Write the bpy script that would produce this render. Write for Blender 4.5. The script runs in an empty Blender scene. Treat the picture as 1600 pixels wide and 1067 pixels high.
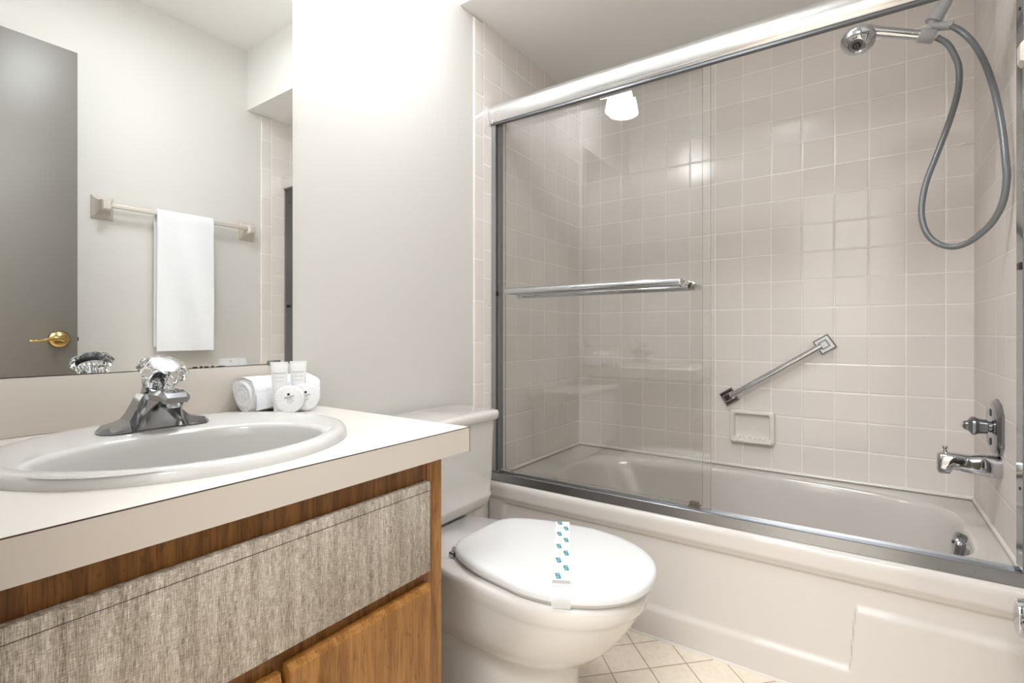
import bpy, bmesh, math, random
from mathutils import Vector, Matrix
PI = math.pi
random.seed(7)
S = bpy.context.scene
COL = S.collection

# ------------------------------------------------------------------ camera, light, exposure
cam_d = bpy.data.cameras.new('camera'); cam = bpy.data.objects.new('camera', cam_d); COL.objects.link(cam)
cam.location = (1.1773, 0.0, 0.95)
cam.rotation_euler = (PI/2, 0, 0.59924)
cam_d.sensor_width = 36; cam_d.lens = 773.88/1600*36
cam_d.shift_x = -18.16/1600; cam_d.shift_y = -13.33/1600
cam_d.clip_start = 0.02
S.camera = cam
S.view_settings.view_transform = 'Standard'; S.view_settings.look = 'None'
S.view_settings.gamma = 1; S.view_settings.use_curve_mapping = False
S.view_settings.exposure = 0.74
w = bpy.data.worlds.new('world'); S.world = w; w.use_nodes = True
w.node_tree.nodes['Background'].inputs[0].default_value = (0.9, 0.95, 1, 1)
w.node_tree.nodes['Background'].inputs[1].default_value = 0.3
SHADE_EMIT = 11.0
def area(name, loc, rot, sx, sy, power, color=(1, 1, 1)):
    d = bpy.data.lights.new(name, 'AREA'); d.shape = 'RECTANGLE'; d.size = sx; d.size_y = sy
    d.energy = power; d.color = color
    o = bpy.data.objects.new(name, d); COL.objects.link(o); o.location = loc; o.rotation_euler = rot
    return o
area('hall_fill', (1.05, -0.75, 2.38), (0, 0, 0), 0.9, 0.9, 55, (0.94, 0.975, 1.0))  # fill light added in the unseen hall to even out the brightness
area('ceiling_fill', (0.78, 0.72, 2.392), (0, 0, 0), 0.26, 0.26, 5.2, (0.93, 0.97, 1.0))  # out-of-view fill added overhead to lift the upper walls

# ------------------------------------------------------------------ materials
def new_mat(name):
    m = bpy.data.materials.new(name); m.use_nodes = True
    return m, m.node_tree.nodes, m.node_tree.links, m.node_tree.nodes['Principled BSDF']
def srgb(r, g, b):
    f = lambda c: c/255/12.92 if c/255 <= 0.04045 else ((c/255+0.055)/1.055)**2.4
    return (f(r), f(g), f(b), 1)
def plain(name, col, rough=0.5, metal=0.0, bump=0.0, scale=200, spec=0.5, coat=0.0):
    m, N, L, B = new_mat(name)
    B.inputs['Base Color'].default_value = col
    B.inputs['Roughness'].default_value = rough
    B.inputs['Metallic'].default_value = metal
    B.inputs['Specular IOR Level'].default_value = spec
    B.inputs['Coat Weight'].default_value = coat
    # every surface carries a little procedural unevenness
    t = N.new('ShaderNodeTexCoord'); n = N.new('ShaderNodeTexNoise'); n.inputs['Scale'].default_value = scale
    n.inputs['Detail'].default_value = 3
    L.new(t.outputs['Object'], n.inputs['Vector'])
    if bump:
        b = N.new('ShaderNodeBump'); b.inputs['Strength'].default_value = bump; b.inputs['Distance'].default_value = 0.002
        L.new(n.outputs['Fac'], b.inputs['Height']); L.new(b.outputs['Normal'], B.inputs['Normal'])
    else:
        r = N.new('ShaderNodeMapRange'); r.inputs['To Min'].default_value = max(0.0, rough-0.015); r.inputs['To Max'].default_value = rough+0.015
        L.new(n.outputs['Fac'], r.inputs['Value']); L.new(r.outputs['Result'], B.inputs['Roughness'])
    return m
def mth(N, L, op, a, b=None, c=None):
    n = N.new('ShaderNodeMath'); n.operation = op
    for i, v in enumerate((a, b, c)):
        if v is None: continue
        if isinstance(v, (int, float)): n.inputs[i].default_value = v
        else: L.new(v, n.inputs[i])
    return n.outputs[0]
def smooth(N, L, v, lo, hi, a=0.0, b=1.0):
    n = N.new('ShaderNodeMapRange'); n.interpolation_type = 'SMOOTHSTEP'
    n.inputs['From Min'].default_value = lo; n.inputs['From Max'].default_value = hi
    n.inputs['To Min'].default_value = a; n.inputs['To Max'].default_value = b
    L.new(v, n.inputs['Value']); return n.outputs['Result']
def mixc(N, L, f, a, b):
    n = N.new('ShaderNodeMix'); n.data_type = 'RGBA'
    if isinstance(f, (int, float)): n.inputs[0].default_value = f
    else: L.new(f, n.inputs[0])
    for i, v in ((6, a), (7, b)):
        if isinstance(v, tuple): n.inputs[i].default_value = v
        else: L.new(v, n.inputs[i])
    return n.outputs[2]
def tile_mat(name, axis, offu, offv, pu, pv, col, grout, rough=0.12, gw=0.0015, edge=0.005, diag=False, tilt=0.35, blotch=0.0, nsc=9):
    m, N, L, B = new_mat(name)
    g = N.new('ShaderNodeNewGeometry'); s = N.new('ShaderNodeSeparateXYZ'); L.new(g.outputs['Position'], s.inputs[0])
    if diag:
        k = 1/math.sqrt(2)
        U = mth(N, L, 'MULTIPLY', mth(N, L, 'ADD', s.outputs[0], s.outputs[1]), k)
        V = mth(N, L, 'MULTIPLY', mth(N, L, 'SUBTRACT', s.outputs[0], s.outputs[1]), k)
    else:
        U = s.outputs[axis]; V = s.outputs[2]
    def cell(c, off, p):
        q = mth(N, L, 'DIVIDE', mth(N, L, 'SUBTRACT', c, off), p)
        fl = mth(N, L, 'FLOOR', q); fr = mth(N, L, 'SUBTRACT', q, fl)
        d = mth(N, L, 'MULTIPLY', mth(N, L, 'MINIMUM', fr, mth(N, L, 'SUBTRACT', 1.0, fr)), p)
        return fl, fr, d
    fu, ru, du = cell(U, offu, pu); fv, rv, dv = cell(V, offv, pv)
    d = mth(N, L, 'MINIMUM', du, dv)
    mask = smooth(N, L, d, gw*0.6, gw*1.5)
    h = smooth(N, L, d, gw*0.8, edge)
    cid = N.new('ShaderNodeCombineXYZ'); L.new(fu, cid.inputs[0]); L.new(fv, cid.inputs[1])
    wn = N.new('ShaderNodeTexWhiteNoise'); wn.noise_dimensions = '2D'; L.new(cid.outputs[0], wn.inputs['Vector'])
    ws = N.new('ShaderNodeSeparateColor'); L.new(wn.outputs['Color'], ws.inputs[0])
    tu = mth(N, L, 'MULTIPLY', mth(N, L, 'SUBTRACT', ws.outputs[0], 0.5), mth(N, L, 'SUBTRACT', ru, 0.5))
    tv = mth(N, L, 'MULTIPLY', mth(N, L, 'SUBTRACT', ws.outputs[1], 0.5), mth(N, L, 'SUBTRACT', rv, 0.5))
    hh = mth(N, L, 'ADD', h, mth(N, L, 'MULTIPLY', mth(N, L, 'ADD', tu, tv), tilt))
    nz = N.new('ShaderNodeTexNoise'); nz.inputs['Scale'].default_value = nsc; nz.inputs['Detail'].default_value = 2
    L.new(g.outputs['Position'], nz.inputs['Vector'])
    hh = mth(N, L, 'ADD', hh, mth(N, L, 'MULTIPLY', nz.outputs['Fac'], 0.6))
    b = N.new('ShaderNodeBump'); b.inputs['Strength'].default_value = 1.0; b.inputs['Distance'].default_value = 0.0007
    L.new(hh, b.inputs['Height']); L.new(b.outputs['Normal'], B.inputs['Normal'])
    c1 = tuple(min(1, x*1.03) for x in col[:3])+(1,); c2 = tuple(x*0.97 for x in col[:3])+(1,)
    tc = mixc(N, L, ws.outputs[2], c1, c2)
    if blotch:
        bn = N.new('ShaderNodeTexNoise'); bn.inputs['Scale'].default_value = 55; bn.inputs['Detail'].default_value = 6; bn.inputs['Roughness'].default_value = 0.7
        L.new(g.outputs['Position'], bn.inputs['Vector'])
        f = smooth(N, L, bn.outputs['Fac'], 0.4, 0.65)
        tc = mixc(N, L, f, tc, tuple(x*(1-blotch) for x in col[:3])+(1,))
    L.new(mixc(N, L, mask, grout, tc), B.inputs['Base Color'])
    L.new(smooth(N, L, mask, 0, 1, 0.45, rough), B.inputs['Roughness'])
    return m
TILE = srgb(228, 220, 214); GROUT = srgb(243, 239, 234)
TZ = 0.9413
M = {}
M['tile_back'] = tile_mat('tile_back', 0, 0.6589, TZ, 0.108, 0.108, TILE, GROUT, rough=0.15)
M['tile_side'] = tile_mat('tile_side', 1, 1.4559, TZ, 0.108, 0.108, TILE, GROUT, rough=0.22)
M['tile_right'] = tile_mat('tile_right', 1, 1.4559, TZ, 0.108, 0.108, TILE, GROUT, rough=0.5)
M['tile_right'].node_tree.nodes['Principled BSDF'].inputs['Specular IOR Level'].default_value = 0.2
M['tile_edge'] = tile_mat('tile_edge', 1, 1.4559-0.30, 1.069, 0.30, 0.1537, TILE, GROUT)
M['floor'] = tile_mat('floor', 0, 1.4432, -0.4815, 0.1132, 0.1132, srgb(232, 219, 201), srgb(150, 128, 105), rough=0.35, gw=0.0012, edge=0.004, diag=True, tilt=0.1, blotch=0.1)
M['paint'] = plain('paint', srgb(218, 215, 210), 0.55, bump=0.12, scale=90)
M['ceil'] = plain('ceil', srgb(240, 239, 236), 0.7, bump=0.12, scale=90)
M['hallfloor'] = plain('hallfloor', srgb(180, 165, 150), 0.8, bump=0.3)
M['porcelain'] = plain('porcelain', srgb(216, 211, 206), 0.08, coat=0.3)
M['tub'] = plain('tub', srgb(207, 200, 194), 0.1, coat=0.3)
M['lid'] = plain('lid', srgb(220, 219, 218), 0.16)
M['sink'] = plain('sink', srgb(208, 206, 203), 0.07, coat=0.3)
M['ceramic'] = plain('ceramic', srgb(228, 220, 212), 0.1, coat=0.3)
M['laminate'] = plain('laminate', srgb(224, 218, 211), 0.3)
M['shadedlaminate'] = plain('shadedlaminate', srgb(208, 198, 188), 0.35)  # same laminate as the top, darkened to shade the vertical edge
M['splash'] = plain('splash', srgb(216, 207, 198), 0.3)
M['seam'] = plain('seam', srgb(70, 52, 40), 0.6)
M['chrome'] = plain('chrome', (0.58, 0.59, 0.61, 1), 0.05, 1.0)
M['darkchrome'] = plain('darkchrome', (0.33, 0.335, 0.35, 1), 0.12, 1.0)
M['alu'] = plain('alu', (0.40, 0.415, 0.44, 1), 0.28, 1.0)
M['header'] = plain('header', (0.86, 0.87, 0.88, 1), 0.22, 1.0)
M['channel'] = plain('channel', (0.16, 0.165, 0.175, 1), 0.35, 0.7)
M['black'] = plain('black', (0.012, 0.011, 0.01, 1), 0.4)
M['rubber'] = plain('rubber', srgb(90, 72, 58), 0.5)
M['plasticgrey'] = plain('plasticgrey', srgb(168, 168, 168), 0.3)
M['greyacrylic'] = plain('greyacrylic', srgb(120, 122, 124), 0.12, 0.6)
M['hose'] = plain('hose', srgb(122, 125, 128), 0.28, 0.25)
M['brass'] = plain('brass', (0.44, 0.30, 0.12, 1), 0.25, 1.0)
M['door'] = plain('door', srgb(112, 108, 101), 0.38, bump=0.06, scale=150)
M['whiteplastic'] = plain('whiteplastic', srgb(240, 240, 240), 0.35)
M['print'] = plain('print', srgb(40, 40, 42), 0.6)
M['printgrey'] = plain('printgrey', srgb(120, 120, 124), 0.6)
M['barceramic'] = plain('barceramic', srgb(205, 196, 186), 0.25)
M['mirror'] = plain('mirror', (0.93, 0.94, 0.93, 1), 0.0, 1.0)
M['mirror'].node_tree.nodes['Principled BSDF'].inputs['Roughness'].default_value = 0.0
for l in list(M['mirror'].node_tree.links):
    if l.to_socket.name == 'Roughness': M['mirror'].node_tree.links.remove(l)

def terry(name, col):
    m, N, L, B = new_mat(name)
    B.inputs['Base Color'].default_value = col; B.inputs['Roughness'].default_value = 0.95
    B.inputs['Sheen Weight'].default_value = 0.3
    t = N.new('ShaderNodeTexCoord')
    mp = N.new('ShaderNodeMapping'); mp.inputs['Scale'].default_value = (1, 1, 1.6); L.new(t.outputs['Object'], mp.inputs[0])
    v = N.new('ShaderNodeTexVoronoi'); v.inputs['Scale'].default_value = 420; L.new(mp.outputs[0], v.inputs['Vector'])
    n = N.new('ShaderNodeTexNoise'); n.inputs['Scale'].default_value = 60; L.new(t.outputs['Object'], n.inputs['Vector'])
    h = mth(N, L, 'ADD', v.outputs['Distance'], n.outputs['Fac'])
    b = N.new('ShaderNodeBump'); b.inputs['Strength'].default_value = 0.5; b.inputs['Distance'].default_value = 0.003
    L.new(h, b.inputs['Height']); L.new(b.outputs['Normal'], B.inputs['Normal'])
    return m
M['terry'] = terry('terry', srgb(243, 244, 247))

def wood(name, c1, c2, c3):
    m, N, L, B = new_mat(name)
    g = N.new('ShaderNodeNewGeometry')
    mp = N.new('ShaderNodeMapping'); mp.inputs['Scale'].default_value = (14, 14, 0.9); L.new(g.outputs['Position'], mp.inputs[0])
    n1 = N.new('ShaderNodeTexNoise'); n1.inputs['Scale'].default_value = 4; n1.inputs['Detail'].default_value = 6; n1.inputs['Roughness'].default_value = 0.65
    n1.inputs['Distortion'].default_value = 0.6
    L.new(mp.outputs[0], n1.inputs['Vector'])
    mp2 = N.new('ShaderNodeMapping'); mp2.inputs['Scale'].default_value = (110, 110, 5); L.new(g.outputs['Position'], mp2.inputs[0])
    n2 = N.new('ShaderNodeTexNoise'); n2.inputs['Scale'].default_value = 4; n2.inputs['Detail'].default_value = 4; L.new(mp2.outputs[0], n2.inputs['Vector'])
    mp3 = N.new('ShaderNodeMapping'); mp3.inputs['Scale'].default_value = (60, 60, 26); mp3.inputs['Rotation'].default_value = (0.5, 0, 0); L.new(g.outputs['Position'], mp3.inputs[0])
    n3 = N.new('ShaderNodeTexNoise'); n3.inputs['Scale'].default_value = 2.2; n3.inputs['Detail'].default_value = 2; L.new(mp3.outputs[0], n3.inputs['Vector'])
    a = mixc(N, L, smooth(N, L, n1.outputs['Fac'], 0.35, 0.65), c1, c2)
    a = mixc(N, L, mth(N, L, 'MULTIPLY', smooth(N, L, n2.outputs['Fac'], 0.5, 0.72), 0.6), a, c3)
    a = mixc(N, L, mth(N, L, 'MULTIPLY', smooth(N, L, n3.outputs['Fac'], 0.62, 0.7), 0.35), a, c3)
    L.new(a, B.inputs['Base Color']); B.inputs['Roughness'].default_value = 0.42
    b = N.new('ShaderNodeBump'); b.inputs['Strength'].default_value = 0.25; b.inputs['Distance'].default_value = 0.001
    L.new(n2.outputs['Fac'], b.inputs['Height']); L.new(b.outputs['Normal'], B.inputs['Normal'])
    return m
M['wood'] = wood('wood', srgb(168, 118, 60), srgb(134, 86, 32), srgb(84, 46, 12))
M['wooddark'] = wood('wooddark', srgb(140, 94, 44), srgb(104, 64, 24), srgb(58, 32, 12))

def linen(name):
    m, N, L, B = new_mat(name)
    g = N.new('ShaderNodeNewGeometry')
    def st(sc, s0, det=3):
        mp = N.new('ShaderNodeMapping'); mp.inputs['Scale'].default_value = sc; L.new(g.outputs['Position'], mp.inputs[0])
        n = N.new('ShaderNodeTexNoise'); n.inputs['Scale'].default_value = s0; n.inputs['Detail'].default_value = det
        L.new(mp.outputs[0], n.inputs['Vector']); return n.outputs['Fac']
    a = st((80, 80, 5), 14); b = st((10, 10, 130), 14); c = st((30, 30, 2), 3); d = st((1, 1, 1), 900)
    s = mth(N, L, 'ADD', mth(N, L, 'ADD', a, mth(N, L, 'MULTIPLY', b, 0.75)), mth(N, L, 'ADD', mth(N, L, 'MULTIPLY', c, 0.6), mth(N, L, 'MULTIPLY', d, 0.3)))
    s = mth(N, L, 'DIVIDE', s, 2.65)
    r = N.new('ShaderNodeValToRGB'); L.new(s, r.inputs[0])
    r.color_ramp.elements[0].position = 0.38; r.color_ramp.elements[0].color = srgb(100, 88, 75)
    r.color_ramp.elements[1].position = 0.61; r.color_ramp.elements[1].color = srgb(226, 218, 206)
    e = r.color_ramp.elements.new(0.5); e.color = srgb(172, 160, 145)
    L.new(r.outputs[0], B.inputs['Base Color']); B.inputs['Roughness'].default_value = 0.7
    bp = N.new('ShaderNodeBump'); bp.inputs['Strength'].default_value = 0.6; bp.inputs['Distance'].default_value = 0.001
    L.new(s, bp.inputs['Height']); L.new(bp.outputs['Normal'], B.inputs['Normal'])
    return m
M['linen'] = linen('linen')

def glass(name, tint):
    m, N, L, B = new_mat(name)
    N.remove(B)
    out = [n for n in N if n.type == 'OUTPUT_MATERIAL'][0]
    tr = N.new('ShaderNodeBsdfTransparent'); tr.inputs[0].default_value = tint
    gl = N.new('ShaderNodeBsdfGlossy'); gl.inputs['Roughness'].default_value = 0.0; gl.inputs['Color'].default_value = (1, 1, 1, 1)
    fr = N.new('ShaderNodeFresnel'); fr.inputs['IOR'].default_value = 1.52
    mx = N.new('ShaderNodeMixShader')
    g = N.new('ShaderNodeNewGeometry')
    f = mth(N, L, 'MULTIPLY', mth(N, L, 'MULTIPLY', fr.outputs[0], 1.9), mth(N, L, 'SUBTRACT', 1.0, g.outputs['Backfacing']))
    f = mth(N, L, 'MINIMUM', f, 1.0)
    L.new(f, mx.inputs[0]); L.new(tr.outputs[0], mx.inputs[1]); L.new(gl.outputs[0], mx.inputs[2]); L.new(mx.outputs[0], out.inputs[0])
    return m
M['glass'] = glass('glass', (0.965, 0.965, 0.96, 1))
M['glassedge'] = plain('glassedge', srgb(120, 122, 116), 0.15)
m, N, L, B = new_mat('crystal'); B.inputs['Transmission Weight'].default_value = 1; B.inputs['Roughness'].default_value = 0.06; B.inputs['IOR'].default_value = 1.42
B.inputs['Base Color'].default_value = (0.96, 0.97, 0.98, 1); M['crystal'] = m
m, N, L, B = new_mat('film'); B.inputs['Base Color'].default_value = srgb(235, 235, 235); B.inputs['Alpha'].default_value = 0.45; B.inputs['Roughness'].default_value = 0.1; M['film'] = m
m, N, L, B = new_mat('shade_glow'); B.inputs['Base Color'].default_value = (0.9, 0.9, 0.9, 1)
B.inputs['Emission Color'].default_value = (0.94, 0.975, 1.0, 1); B.inputs['Emission Strength'].default_value = SHADE_EMIT; M['shade'] = m
M['paper'] = plain('paper', srgb(244, 240, 235), 0.7)
M['teal'] = plain('teal', srgb(62, 132, 148), 0.6)
M['tealight'] = plain('tealight', srgb(160, 205, 212), 0.6)
M['beigeprint'] = plain('beigeprint', srgb(214, 205, 194), 0.7)
M['greyprint'] = plain('greyprint', srgb(176, 172, 168), 0.7)
m, N, L, B = new_mat('pleat')   # pleated translucent wrapper
B.inputs['Base Color'].default_value = srgb(236, 236, 238); B.inputs['Roughness'].default_value = 0.35
M['pleat'] = m

# ------------------------------------------------------------------ mesh helpers (all coordinates are world coordinates)
def origin_of(o):
    p = Vector((0, 0, 0))
    while o is not None:
        p += o.location; o = o.parent
    return p
def finish(name, bm, mats, parent=None, origin=None, sm=True, ang=40):
    me = bpy.data.meshes.new(name)
    bmesh.ops.recalc_face_normals(bm, faces=bm.faces[:])
    org = origin_of(parent) if parent is not None else (Vector(origin) if origin else Vector((0, 0, 0)))
    for v in bm.verts: v.co -= org
    if sm:
        for f in bm.faces: f.smooth = True
        lim = math.radians(ang)
        for e in bm.edges:
            if len(e.link_faces) == 2:
                if e.calc_face_angle(0) > lim: e.smooth = False
    bm.to_mesh(me); bm.free()
    for mm in (mats if isinstance(mats, (list, tuple)) else [mats]): me.materials.append(M[mm])
    o = bpy.data.objects.new(name, me); COL.objects.link(o)
    if parent is not None: o.parent = parent
    else: o.location = org
    return o
def tag(o, label, cat, group=None):
    o['label'] = label; o['category'] = cat
    if group: o['group'] = group
    return o
def struct(o): o['kind'] = 'structure'; return o
def thing(name, loc, label, cat, group=None):
    o = bpy.data.objects.new(name, None); COL.objects.link(o); o.location = loc; o.empty_display_size = 0.05
    return tag(o, label, cat, group)
def add_box(bm, x0, x1, y0, y1, z0, z1, bev=0.0, seg=2, mi=0, mat=None):
    b = bmesh.new(); bmesh.ops.create_cube(b, size=1)
    for v in b.verts:
        v.co = Vector(((x0+x1)/2+v.co.x*(x1-x0), (y0+y1)/2+v.co.y*(y1-y0), (z0+z1)/2+v.co.z*(z1-z0)))
    if bev: bmesh.ops.bevel(b, geom=b.edges[:], offset=bev, segments=seg, profile=0.5, affect='EDGES')
    if mat is not None: bmesh.ops.transform(b, matrix=mat, verts=b.verts)
    for f in b.faces: f.material_index = mi
    me = bpy.data.meshes.new('t'); b.to_mesh(me); b.free(); bm.from_mesh(me); bpy.data.meshes.remove(me)
def box(name, x0, x1, y0, y1, z0, z1, mt, parent=None, bev=0.0, seg=2, origin=None, ang=40, mat=None):
    bm = bmesh.new(); add_box(bm, x0, x1, y0, y1, z0, z1, bev, seg, mat=mat)
    return finish(name, bm, mt, parent, origin, ang=ang)
def add_loft(bm, rings, cap0=True, cap1=True, closed=True, mi=0):
    R = [[bm.verts.new(p) for p in r] for r in rings]
    n = len(R[0])
    for a, b in zip(R, R[1:]):
        for i in range(n if closed else n-1):
            j = (i+1) % n
            try: f = bm.faces.new((a[i], a[j], b[j], b[i])); f.material_index = mi
            except ValueError: pass
    for c, r in ((cap0, R[0]), (cap1, R[-1])):
        if c:
            f = bm.faces.new(r); f.material_index = mi
    return R
def frame(axis):
    z = Vector(axis).normalized(); x = z.orthogonal().normalized(); y = z.cross(x); return x, y, z
def add_lathe(bm, c, axis, prof, seg=32, cap0=True, cap1=True, mi=0, flute=0, famp=0.0, xdir=None, sc=(1, 1)):
    x, y, z = frame(axis)
    if xdir is not None:
        x = Vector(xdir); x = (x - z*x.dot(z)).normalized(); y = z.cross(x)
    c = Vector(c); rings = []
    for (h, r) in prof:
        ring = []
        for i in range(seg):
            a = 2*PI*i/seg
            rr = r*(1+famp*math.cos(flute*a)) if flute else r
            ring.append(c+z*h+x*rr*math.cos(a)*sc[0]+y*rr*math.sin(a)*sc[1])
        rings.append(ring)
    return add_loft(bm, rings, cap0, cap1, mi=mi)
def catmull(P, n):
    P = [Vector(p) for p in P]; Q = [P[0]*2-P[1]]+P+[P[-1]*2-P[-2]]; out = []
    for i in range(1, len(Q)-2):
        for k in range(n):
            t = k/n; a, b, c, d = Q[i-1:i+3]
            out.append(0.5*((2*b)+(c-a)*t+(2*a-5*b+4*c-d)*t*t+(3*b-a-3*c+d)*t**3))
    out.append(P[-1]); return out
def add_tube(bm, P, r, seg=12, mi=0, sub=0, radii=None):
    if sub: P = catmull(P, sub)
    P = [Vector(p) for p in P]; n = len(P)
    T = [(P[min(i+1, n-1)]-P[max(i-1, 0)]).normalized() for i in range(n)]
    nx = T[0].orthogonal().normalized(); rings = []
    for i in range(n):
        nx = (nx-T[i]*nx.dot(T[i])).normalized(); ny = T[i].cross(nx)
        rr = radii[i] if radii else r
        rings.append([P[i]+nx*rr*math.cos(2*PI*k/seg)+ny*rr*math.sin(2*PI*k/seg) for k in range(seg)])
    add_loft(bm, rings, mi=mi)
def add_prism(bm, pts, d, mi=0):
    d = Vector(d); add_loft(bm, [[Vector(p) for p in pts], [Vector(p)+d for p in pts]], mi=mi)
def text(name, body, size, mt, mat, parent, align='CENTER', space=1.0):
    cu = bpy.data.curves.new('t', 'FONT'); cu.body = body; cu.size = size; cu.align_x = align; cu.align_y = 'CENTER'; cu.space_character = space
    cu.extrude = 0.00008
    o = bpy.data.objects.new('t', cu); COL.objects.link(o)
    dg = bpy.context.evaluated_depsgraph_get(); me = bpy.data.meshes.new_from_object(o.evaluated_get(dg))
    bpy.data.objects.remove(o); bpy.data.curves.remove(cu)
    me.name = name; me.transform(mat)
    org = origin_of(parent); me.transform(Matrix.Translation(-org))
    me.materials.clear(); me.materials.append(M[mt])
    o = bpy.data.objects.new(name, me); COL.objects.link(o); o.parent = parent; return o
def copy_tree(o, parent=None):
    c = o.copy(); COL.objects.link(c)
    if parent is not None: c.parent = parent
    for ch in list(o.children): copy_tree(ch, c)
    return c

# ------------------------------------------------------------------ dimensions
W = 1.4874; D = 2.2198; CEIL = 2.43; SOF = 2.12; SOFY = 1.331; TE = 1.402; FY = 0.02
def front(x): return 1.495+0.018*x      # the tub's front edge runs very slightly out of square

# ------------------------------------------------------------------ room shell
struct(box('floor', -0.1, W+0.1, -0.08, D+0.1, -0.05, 0.0, 'floor'))
struct(box('ceiling', -0.1, W+0.1, -0.08, SOFY+0.02, CEIL, CEIL+0.05, 'ceil'))
struct(box('ceiling_over_tub', -0.006, W+0.006, SOFY, D+0.02, SOF, CEIL+0.05, 'ceil'))
struct(box('wall_left', -0.1, -0.006, -0.08, D+0.1, 0, CEIL+0.05, 'paint'))
struct(box('wall_right', W+0.006, W+0.1, -0.08, D+0.1, 0, CEIL+0.05, 'paint'))
struct(box('wall_back', -0.1, W+0.1, D+0.008, D+0.1, 0, CEIL+0.05, 'paint'))
bm = bmesh.new()      # front wall with the doorway the camera stands in
add_box(bm, -0.006, 0.74, -0.08, FY, 0, CEIL+0.05)
add_box(bm, 1.40, W+0.006, -0.08, FY, 0, CEIL+0.05)
add_box(bm, 0.74, 1.40, -0.08, FY, 2.05, CEIL+0.05)
struct(finish('wall_front', bm, 'paint'))
TB = 0.392
def tile_slab(name, x, sgn, mt):
    bm = bmesh.new()
    x0, x1 = (x-0.006, x) if sgn > 0 else (x, x+0.006)
    add_box(bm, x0, x1, 1.4559, D+0.008, TB, SOF)
    return finish(name, bm, mt)
struct(tile_slab('wall_left_tiled', 0, 1, 'tile_side')); struct(tile_slab('wall_right_tiled', W, -1, 'tile_right'))
struct(box('wall_back_tiled', 0, W, D, D+0.008, TB, SOF, 'tile_back'))
for nm, x, sg in (('trim_1', 0, 1), ('trim_2', W, -1)):      # rounded edge tiles
    a = 0.006; r = 0.006
    prof = [(x-sg*a, TE)]+[(x-sg*a+sg*a*math.sin(t*PI/2/6), TE+r-r*math.cos(t*PI/2/6)) for t in range(7)]+[(x, 1.4559), (x-sg*a, 1.4559)]
    prof = [prof[0]]+prof[2:]
    bm = bmesh.new(); add_loft(bm, [[Vector((p[0], p[1], 0.0)) for p in prof], [Vector((p[0], p[1], SOF-0.006)) for p in prof]])
    struct(finish(nm, bm, 'tile_edge'))
# caulk bead where tile meets tub
bm = bmesh.new()
add_tube(bm, [(0.002, front(0)+0.08, 0.395), (0.002, D-0.004, 0.395)], 0.006, 8)
add_tube(bm, [(0.0, D-0.002, 0.395), (W, D-0.002, 0.395)], 0.006, 8)
add_tube(bm, [(W-0.002, front(W)+0.08, 0.395), (W-0.002, D-0.004, 0.395)], 0.006, 8)
struct(finish('trim_3', bm, 'laminate'))
bm = bmesh.new(); add_prism(bm, [(0.03, front(0)+0.006, 0.0), (W, front(W)+0.006, 0), (W, front(W)-0.009, 0), (0.03, front(0)-0.009, 0)], (0, 0, 0.007))
struct(finish('trim_4', bm, 'laminate'))
# hall behind the doorway
struct(box('floor_hall', 0.1, 2.1, -1.5, -0.08, -0.05, 0, 'hallfloor'))
struct(box('ceiling_hall', 0.1, 2.1, -1.5, -0.08, CEIL, CEIL+0.05, 'ceil'))
struct(box('wall_hall_left', 0.05, 0.1, -1.5, -0.08, 0, CEIL+0.05, 'paint'))
struct(box('wall_hall_right', 2.1, 2.15, -1.5, -0.08, 0, CEIL+0.05, 'paint'))
struct(box('wall_hall_back', 0.05, 2.15, -1.55, -1.5, 0, CEIL+0.05, 'paint'))
struct(box('wall_hall_front', W+0.1, 2.15, -0.08, -0.03, 0, CEIL+0.05, 'paint'))

cl = thing('added_fill_fixture', (0.78, 0.72, CEIL), 'flat white fixture added out of view on the bathroom ceiling for the fill', 'added fill fixture')  # invented fixture to go with the added overhead fill
bm = bmesh.new(); add_lathe(bm, (0.78, 0.72, CEIL), (0, 0, -1), [(0.0003, 0.15), (0.020, 0.15), (0.028, 0.142), (0.034, 0.13)], 48); finish('housing', bm, 'whiteplastic', cl)

# the open door, seen in the mirror
dr = bpy.data.objects.new('door_1', None); COL.objects.link(dr); dr.location = (1.36, 0.025, 0.0); struct(dr)
box('door_leaf', 1.36, 1.395, 0.025, 0.617, 0.01, 2.047, 'door', dr, bev=0.002)
bm = bmesh.new()
add_lathe(bm, (1.36, 0.562, 0.926), (-1, 0, 0), [(0, 0.033), (0.004, 0.033), (0.012, 0.029), (0.017, 0.02), (0.02, 0.012), (0.034, 0.011), (0.038, 0.014), (0.044, 0.012), (0.046, 0.0)], 40, cap1=False)
rose = finish('door_handle', bm, 'brass', dr)
bm = bmesh.new()
add_tube(bm, [(1.318, 0.565, 0.926), (1.312, 0.545, 0.930), (1.312, 0.523, 0.926), (1.313, 0.505, 0.921), (1.314, 0.485, 0.920), (1.315, 0.472, 0.921)], 0.008, 14, sub=4,
         radii=[0.012-0.0085*min(1, i/13)+(0.003*math.exp(-((i-15)/1.2)**2)) for i in range(21)])
finish('lever', bm, 'brass', rose)
box('latch_bolt', 1.371, 1.384, 0.610, 0.623, 0.918, 0.934, 'black', dr, bev=0.002)
bm = bmesh.new()
for z in (0.25, 1.8): add_lathe(bm, (1.357, 0.024, z-0.04), (0, 0, 1), [(0, 0.006), (0.08, 0.006)], 12)
finish('hinge', bm, 'brass', dr)

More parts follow.
